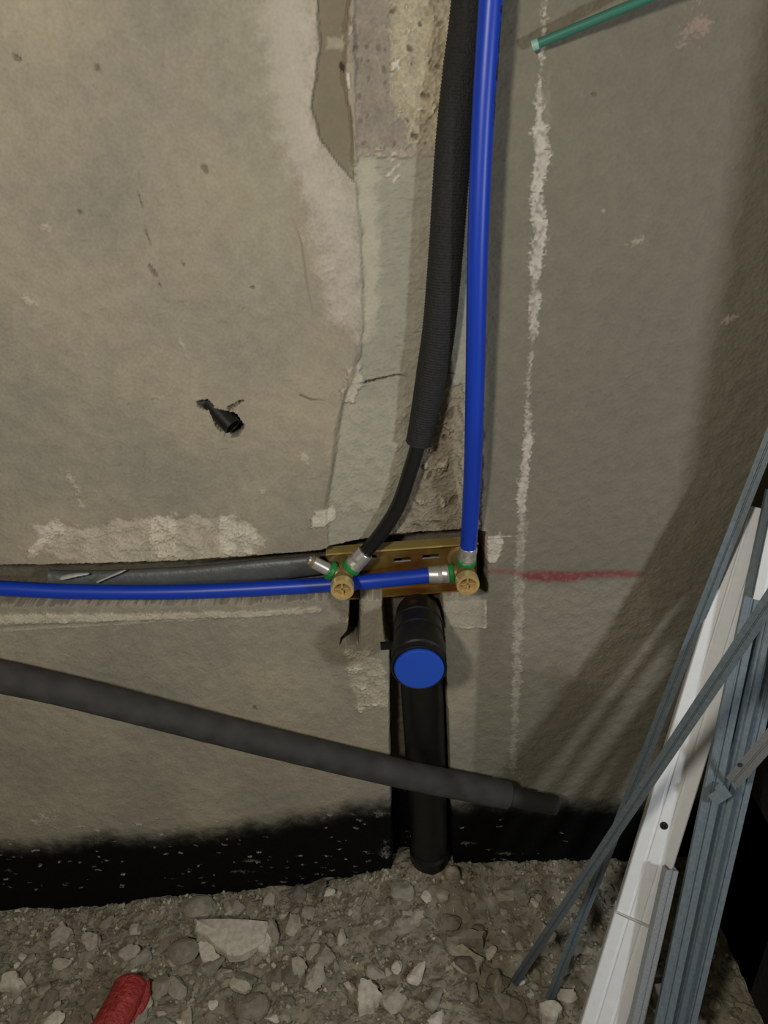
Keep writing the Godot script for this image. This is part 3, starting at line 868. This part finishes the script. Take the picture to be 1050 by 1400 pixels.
func build_drain() -> void:
	var cc := P(573, 912, 0.112)
	var foot := Vector3(0.037, 0.0, -0.012)                     # the pipe stands in its chase in the wall
	var r := 0.0312
	var d := thing("drain_pipe", "black plastic drain pipe rising from the rubble, bent outward at its top", "drain pipe", foot)
	obj("pipe", tube(PackedVector3Array([foot + Vector3.DOWN * 0.05, foot + Vector3.UP * 0.2, foot + Vector3.UP * (cc.y - 0.045)]), r, 40), M.drain, d)
	obj("base_socket", lathe(foot + Vector3.DOWN * 0.05, Vector3.UP, [[0, 0], [0, 0.0335], [0.085, 0.0335], [0.09, 0.0352], [0.11, 0.0352], [0.115, 0.032], [0.116, 0.0]], 40), M.drain, d)
	var ax := Vector3(cc.x - foot.x, 0.0, cc.z - foot.z).normalized()
	var bend := PackedVector3Array()
	var br := PackedFloat32Array()
	for k in 6:
		bend.append(foot + Vector3.UP * (cc.y - 0.085 + k * 0.006))
		br.append([0.0335, 0.0345, 0.0345, 0.0335, 0.0325, 0.0310][k])
	for k in range(1, 13):
		var a := PI / 2 * k / 12.0
		bend.append(foot + Vector3.UP * (cc.y - 0.036 + 0.036 * sin(a)) + ax * (0.036 - 0.036 * cos(a)))
		br.append(0.0305)
	obj("elbow", tube(bend, br, 40), M.drain, d)
	var o := foot + Vector3.UP * cc.y + ax * 0.030
	var e := (cc - o).length()
	obj("outlet_socket", lathe(o, ax, [[0.0, 0.0], [0.0, 0.0305], [0.008, 0.0306], [0.010, 0.0322], [0.014, 0.0322], [0.016, 0.0308], [0.034, 0.0308], [0.036, 0.0322], [0.039, 0.0322], [0.041, 0.0310], [0.054, 0.0312], [0.057, 0.0336], [0.066, 0.0342], [e - 0.012, 0.0342], [e - 0.010, 0.0325], [e - 0.003, 0.0325], [e + 0.001, 0.0345], [e + 0.003, 0.0335], [e + 0.002, 0.0315], [e - 0.006, 0.0305], [e - 0.008, 0.0]], 44), M.drain, d)
	obj("tab", box(Vector3(cc.x - 0.046, cc.y - 0.010, 0.058), Vector3(cc.x - 0.026, cc.y - 0.001, 0.064)), M.drain, d)
	var cap := obj("stopper_cap", lathe(cc - ax * 0.014, ax, [[0.0, 0.0], [0.0, 0.0292], [0.0105, 0.0292], [0.0165, 0.0308], [0.019, 0.0302], [0.0195, 0.029], [0.0195, 0.0]], 44), M.cap)
	tag(cap, "round bright blue stopper closing the mouth of the black drain", "pipe cap")

func build_low_pipe() -> void:
	var o := thing("insulated_pipe", "long black foam-insulated pipe slanting across in front of the drain", "pipe", P(300, 998, 0.045))
	var z := 0.045
	var c := curve([P(-420, 850, 0.0), P(-250, 872, 0.03), P(-100, 905, z), P(0, 925, z + 0.002), P(120, 952, z + 0.002), P(300, 998, z), P(430, 1030, z), P(560, 1060, z), P(694, 1087, z)])
	var pth := along(c, 0.006)
	var rr := PackedFloat32Array()
	var nz := noise(55, 40.0, 2)
	for i in pth.size(): rr.append(0.0208 + 0.0004 * nz.get_noise_1d(i * 6.0))
	obj("foam_sleeve", tube(pth, rr, 28, 1.0, 0.72), M.foam_grey, o)
	var d := (P(694, 1087, z) - P(560, 1060, z)).normalized()
	obj("inner_pipe", tube(PackedVector3Array([P(640, 1076, z), P(694, 1088, z), P(759, 1101, z)]), 0.0150, 24, 1.0, 0.8), mat(rgb(52, 51, 50), 0.7), o)

func build_small_things() -> void:
	var a := P(296, 560, -0.01)
	var b := P(318, 583, 0.003)
	obj("sleeve", tube(PackedVector3Array([a.lerp(b, -0.4), a, b]), 0.0112, 24, 1.0, 0.82), M.black, thing("conduit_stub", "short black conduit stub sunk in the hole in the left plaster", "conduit", b))
	var g0 := P(730, 62, 0.012)
	var g1 := P(884, -2, 0.030)
	var gd := g1 - g0
	var rod := thing("green_rod", "thin green plastic rod reaching in from the top right corner", "rod", g0)
	obj("rod", tube(PackedVector3Array([g0, g0 + gd, g0 + gd * 1.8]), 0.0042, 16), M.rod, rod)
	obj("cut_end", tube(PackedVector3Array([g0 - gd.normalized() * 0.002, g0 + gd.normalized() * 0.004]), 0.0047, 16), mat(rgb(150, 196, 176), 0.4), rod, "pale cut end")
	# red crumpled scrap
	var s := thing("red_scrap", "red crumpled plastic scrap lying at the bottom left of the rubble", "plastic scrap", PF(160, 1360))
	var rp := curve([PF(180, 1338, 0.024), PF(176, 1350, 0.026), PF(166, 1372, 0.028), PF(154, 1394, 0.028), PF(138, 1425, 0.026), PF(122, 1460, 0.022)], 6)
	var rr := PackedFloat32Array()
	for i in rp.size(): rr.append([0.010, 0.017, 0.022, 0.0245, 0.026][mini(i, 4)] + 0.0004 * sin(i * 1.9))
	obj("skin", tube(rp, rr, 22, 0.72, 0.0, 0.05), M.red, s)
	var fl := curve([PF(196, 1342, 0.022), PF(197, 1360, 0.016), PF(190, 1378, 0.014), PF(178, 1396, 0.012)], 6)
	obj("flap", tube(fl, 0.009, 12, 0.5, 0.0, 0.15), M.red, s, "darker folded flap")
	# curved cable offcut at the foot of the wall
	var cb2 := thing("cable_offcut", "curved grey cable offcut half buried along the foot of the bitumen", "cable", P(440, 1200, 0.02))
	obj("jacket", tube(curve([PF(385, 1222, 0.004), PF(420, 1212, 0.010), PF(450, 1200, 0.014), PF(480, 1193, 0.016), PF(500, 1192, 0.014)]), 0.0036, 10), mat(rgb(120, 114, 100), 0.85), cb2)
	var sp := obj("mortar_splash", stone_mesh(411, Vector3(0.028, 0.05, 0.02), 14, 9, 9), textured(mat(Color.WHITE, 0.95), 120, 60.0, rgb(150, 142, 124), rgb(190, 180, 160), 9.0))
	var spp := P(618, 1180, 0.03)
	sp.position = Vector3(spp.x, ground(spp.x, spp.z) + 0.008, spp.z)
	tag(sp, "pointed pale mortar splash at the right foot of the drain pipe", "mortar lump")

# ---------------------------------------------------------------- steel bundle
func ends(a: Vector3, b: Vector3, over: float) -> Array:     # from the foot on the floor (or as given) past the upper point
	var d := b - a
	return [a, a + d * (1.0 + over)]

func strip(called: String, label: String, category: String, foot: Vector3, top: Vector3, width: float, lip: float, m: Material, over: float = 0.0, turn: float = 0.0) -> Node3D:
	var t := thing(called, label, category, foot)
	var e := ends(foot, top, over)
	var mid: Vector3 = (foot + top) * 0.5
	var face := (EYE - mid).normalized().rotated((top - foot).normalized(), turn)
	var w := width * 0.5
	obj("web", profile_bar(e[0], e[1], face, PackedVector2Array([Vector2(-w, -lip), Vector2(-w, 0), Vector2(-w * 0.25, 0), Vector2(-w * 0.15, -0.0016), Vector2(w * 0.15, -0.0016), Vector2(w * 0.25, 0), Vector2(w, 0), Vector2(w, -lip)]), 0.0011), m, t)
	return t

func down(low: Vector3, high: Vector3) -> Vector3:            # the line from high through low, run on to the floor
	return high + (low - high) * ((high.y - 0.004) / (high.y - low.y))

func build_bundle() -> void:
	# wide bright stud
	var top := P(1040, 695, 0.052)
	var low := P(825, 1400, 0.33)
	var foot := down(low, top)
	var stud := thing("steel_stud", "wide bright galvanised steel stud leaning in front of the dark corner", "steel profile", foot)
	var face := (EYE - (top + low) * 0.5).normalized().rotated((top - foot).normalized(), 0.12)
	var line := PackedVector2Array([Vector2(-0.018, -0.027), Vector2(-0.0255, -0.027), Vector2(-0.0255, -0.001), Vector2(-0.0245, 0), Vector2(-0.012, 0), Vector2(-0.0105, -0.0014), Vector2(-0.008, -0.0014), Vector2(-0.0065, 0), Vector2(0.0065, 0), Vector2(0.008, -0.0014), Vector2(0.0105, -0.0014), Vector2(0.012, 0), Vector2(0.0245, 0), Vector2(0.0255, -0.001), Vector2(0.0255, -0.027), Vector2(0.018, -0.027)])
	for k in line.size(): line[k].x *= 0.91
	obj("profile", profile_bar(foot, top, face, line, 0.0012), M.galv, stud)
	var ax := (top - foot).normalized()
	var j := P(860, 1252, 0.0)
	var f := 0.0
	var best := 1e9
	for k in 400:                                             # where along the stud the overlap and the screw sit
		var p := foot.lerp(top, k / 400.0)
		var d := (p - EYE)
		var py := 700.0 - F * d.dot(cam_u) / d.dot(cam_f)
		if absf(py - 1256.0) < best:
			best = absf(py - 1256.0)
			f = k / 400.0
	var wide := PackedVector2Array()
	for p in line: wide.append(p * Vector2(1.06, 1.0) + Vector2(0, 0.0016))
	obj("sleeve", profile_bar(foot - ax * 0.004, foot.lerp(top, f), face, wide, 0.0012), M.galv, stud, "overlapping lower length of profile")
	var y := (face - ax * face.dot(ax)).normalized()
	var at := foot.lerp(top, f)
	obj("bright_ridge", tube(PackedVector3Array([at - y.cross(ax) * 0.017 + y * 0.003, at + y.cross(ax) * 0.022 + y * 0.003]), 0.0018, 8), M.steel, stud, "bright crimped edge of the overlap")
	var scr := Vector3.ZERO
	best = 1e9
	for k in 400:
		var p := foot.lerp(top, k / 400.0)
		var d := (p - EYE)
		var py := 700.0 - F * d.dot(cam_u) / d.dot(cam_f)
		if absf(py - 1128.0) < best:
			best = absf(py - 1128.0)
			scr = p
	obj("screw", lathe(scr, y, [[-0.001, 0.0], [-0.001, 0.005], [0.001, 0.0048], [0.002, 0.0035], [0.0022, 0.0018], [0.0008, 0.0014], [0.0008, 0.0]], 18), M.dark, stud, "dark screw head")
	# knurled offcut standing against its right side
	var kt := P(919, 1190, 0.262)
	var kl := P(872, 1400, 0.345)
	strip("knurled_offcut", "short knurled grey steel offcut standing against the right side of the wide stud", "steel profile", down(kl, kt), kt, 0.014, 0.010, M.galv_grey, 0.0, 0.5)
	# two thin strips that cross in front of the wall
	strip("thin_strip", "thin grey-blue steel strip at the far left of the bundle beside the stud", "steel strip", PF(750, 1370), P(1048, 612, 0.06), 0.0125, 0.006, M.strip, 0.12)
	strip("thin_strip", "thin grey-blue steel strip crossing diagonally in front of the wide stud", "steel strip", PF(702, 1345), P(1052, 822, 0.33), 0.0115, 0.005, M.strip, 0.1)
	# bars between the stud and the dark wall
	for e in [
		[1050, 720, 0.085, 907, 1400, 0.355, 0.017, 0.2, "grey-blue steel channel directly right of the wide stud"],
		[1062, 790, 0.085, 925, 1400, 0.345, 0.013, -0.2, "slim steel channel second in the bundle right of the wide stud"],
		[1068, 860, 0.090, 944, 1392, 0.330, 0.015, 0.15, "outermost steel channel of the bundle, next to the dark side wall"],
		[1052, 800, 0.050, 930, 1395, 0.280, 0.022, 0.3, "darker steel channel deep in the bundle behind the others"]]:
		var hi := P(e[0], e[1], e[2])
		strip("channel_bar", e[8], "steel channel", down(P(e[3], e[4], e[5]), hi), hi, e[6], 0.011, M.strip, 0.05, e[7])
	var br := strip("perforated_strap", "light grey perforated strap sticking out to the right of the bundle", "steel strap", P(1001, 1070, 0.235), P(1075, 985, 0.27), 0.015, 0.003, M.galv_grey, 0.0)
	var h := P(1011, 1046, 0.2445)
	var hv := (EYE - h).normalized()
	obj("hole", lathe(h + hv * 0.004, hv, [[-0.001, 0.0], [-0.001, 0.0025], [0.0005, 0.0025], [0.0005, 0.0]], 14), M.dark, br)  # black disc laid on the strap in place of the dark hole
	strip("stud_offcut", "short bright stud end at the right edge of the photo above the strap", "steel profile", P(1045, 822, 0.14), P(1073, 690, 0.11), 0.022, 0.012, M.galv, 0.0)
	strip("stud_offcut", "dull stud end behind the bundle just above the strap", "steel profile", P(1026, 1000, 0.12), P(1050, 890, 0.095), 0.02, 0.01, M.galv_grey, 0.0)
	var cp := P(985, 1088, 0.238)
	var clip := thing("hanger_clip", "small folded hanger clip glinting on the bundle below the strap", "metal clip", cp)
	obj("clip", profile_bar(cp + Vector3(-0.008, -0.007, 0), cp + Vector3(0.008, 0.009, 0.0), (EYE - cp), PackedVector2Array([Vector2(-0.006, -0.004), Vector2(-0.006, 0.002), Vector2(0, 0.003), Vector2(0.006, 0.002), Vector2(0.006, -0.004)]), 0.0012), M.strip, clip)

# ---------------------------------------------------------------- room and light
func bulb(at: Vector3, energy: float, label: String, tint: Color) -> void:
	var t := thing("unseen_bulb", label, "lamp", at)
	var glow := mat(Color.WHITE, 0.5)
	glow.emission_enabled = true
	glow.emission = tint
	glow.emission_energy_multiplier = 2.0
	obj("glass_bulb", lathe(at + Vector3.DOWN * 0.055, Vector3.UP, [[0, 0], [0.004, 0.02], [0.02, 0.038], [0.045, 0.046], [0.07, 0.042], [0.095, 0.024], [0.11, 0.016], [0.11, 0.0]], 24), glow, t)
	obj("socket", lathe(at + Vector3.UP * 0.056, Vector3.UP, [[0, 0], [0, 0.019], [0.05, 0.021], [0.06, 0.012], [0.065, 0.0]], 20), M.dark, t)
	obj("cable", tube(PackedVector3Array([at + Vector3.UP * 0.115, Vector3(at.x, 2.5, at.z)]), 0.004, 8), M.dark, t)
	var l := OmniLight3D.new()
	l.name = "bulb_light"
	l.light_energy = energy
	l.light_color = tint
	l.light_size = 0.05
	l.omni_range = 8.0
	l.omni_attenuation = 2.0
	l.shadow_enabled = true
	t.add_child(l)

func _ready() -> void:
	var pitch := deg_to_rad(29.93)
	var roll := deg_to_rad(4.15)
	cam_f = Vector3(0, -sin(pitch), -cos(pitch))
	var u0 := Vector3(0, cos(pitch), -sin(pitch))
	cam_r = Vector3.RIGHT * cos(roll) - u0 * sin(roll)
	cam_u = Vector3.RIGHT * sin(roll) + u0 * cos(roll)
	var cam := Camera3D.new()
	cam.name = "camera"
	cam.transform = Transform3D(Basis(cam_r, cam_u, -cam_f), EYE)
	cam.fov = rad_to_deg(2.0 * atan(700.0 / F))
	cam.near = 0.02
	cam.far = 50.0
	add_child(cam)
	cam.current = true
	var env := Environment.new()
	env.background_mode = Environment.BG_COLOR
	env.background_color = Color.BLACK
	env.tonemap_mode = Environment.TONE_MAPPER_LINEAR
	env.tonemap_exposure = 1.03
	env.sdfgi_enabled = true
	env.ssao_enabled = true
	env.ssil_enabled = true
	var we := WorldEnvironment.new()
	we.name = "environment"
	we.environment = env
	add_child(we)
	materials()
	bulb(Vector3(-0.30, 1.38, 0.95), 0.50, "unseen bare bulb left of the viewer, placed to light the wall", Color(1.0, 0.97, 0.92))  # out of view, kind and place chosen to light the wall from the left
	bulb(Vector3(0.85, 1.00, 1.05), 0.42, "unseen bare bulb right of the viewer, placed to light the wall", Color(0.94, 0.97, 1.0))  # out of view, set low at the right to light wall and stud
	# the room
	build_wall_back()
	var bitumen := textured(mat(Color.WHITE, 0.75), 130, 60.0, rgb(16, 15, 14), rgb(34, 32, 29), 3.0, 0.4)
	var stub_st := begin()
	box_into(stub_st, Vector3(0.49, -0.2, -0.3), Vector3(0.75, 0.773, 0.225))  # unseen depth sized to shade the right end of the back wall
	box_into(stub_st, Vector3(0.49, -0.2, -0.3), Vector3(0.75, 0.30, 0.42))
	box_into(stub_st, Vector3(0.49, 0.77, -0.3), Vector3(0.75, 2.6, 0.25))  # out of view, sized to darken the upper right of the wall
	var stub := done(stub_st)
	var plaster := textured(mat(Color.WHITE, 0.9), 131, 80.0, rgb(112, 106, 92), rgb(138, 130, 114), 1.5)
	tag(obj("shading_wall_return", stub, bitumen), "black bitumen-coated wall return beside the steel bundle, unseen part sized to shade the corner", "wall", "", "structure")
	tag(obj("wall_right", box(Vector3(2.2, -0.2, -0.3), Vector3(2.5, 2.6, 2.7)), plaster), "grey plaster wall to the right of the room", "wall", "", "structure")
	tag(obj("wall_left", box(Vector3(-2.5, -0.2, -0.3), Vector3(-2.2, 2.6, 2.7)), plaster), "grey plaster wall to the left of the room", "wall", "", "structure")
	tag(obj("wall_front", box(Vector3(-2.5, -0.2, 2.5), Vector3(2.5, 2.6, 2.7)), plaster), "grey plaster wall behind the viewer", "wall", "", "structure")
	tag(obj("ceiling", box(Vector3(-2.5, 2.5, -0.3), Vector3(2.5, 2.7, 2.7)), plaster), "bare grey concrete ceiling over the room", "ceiling", "", "structure")
	build_floor()
	build_pipes()
	build_drain()
	build_low_pipe()
	build_bundle()
	build_small_things()
	build_rubble()
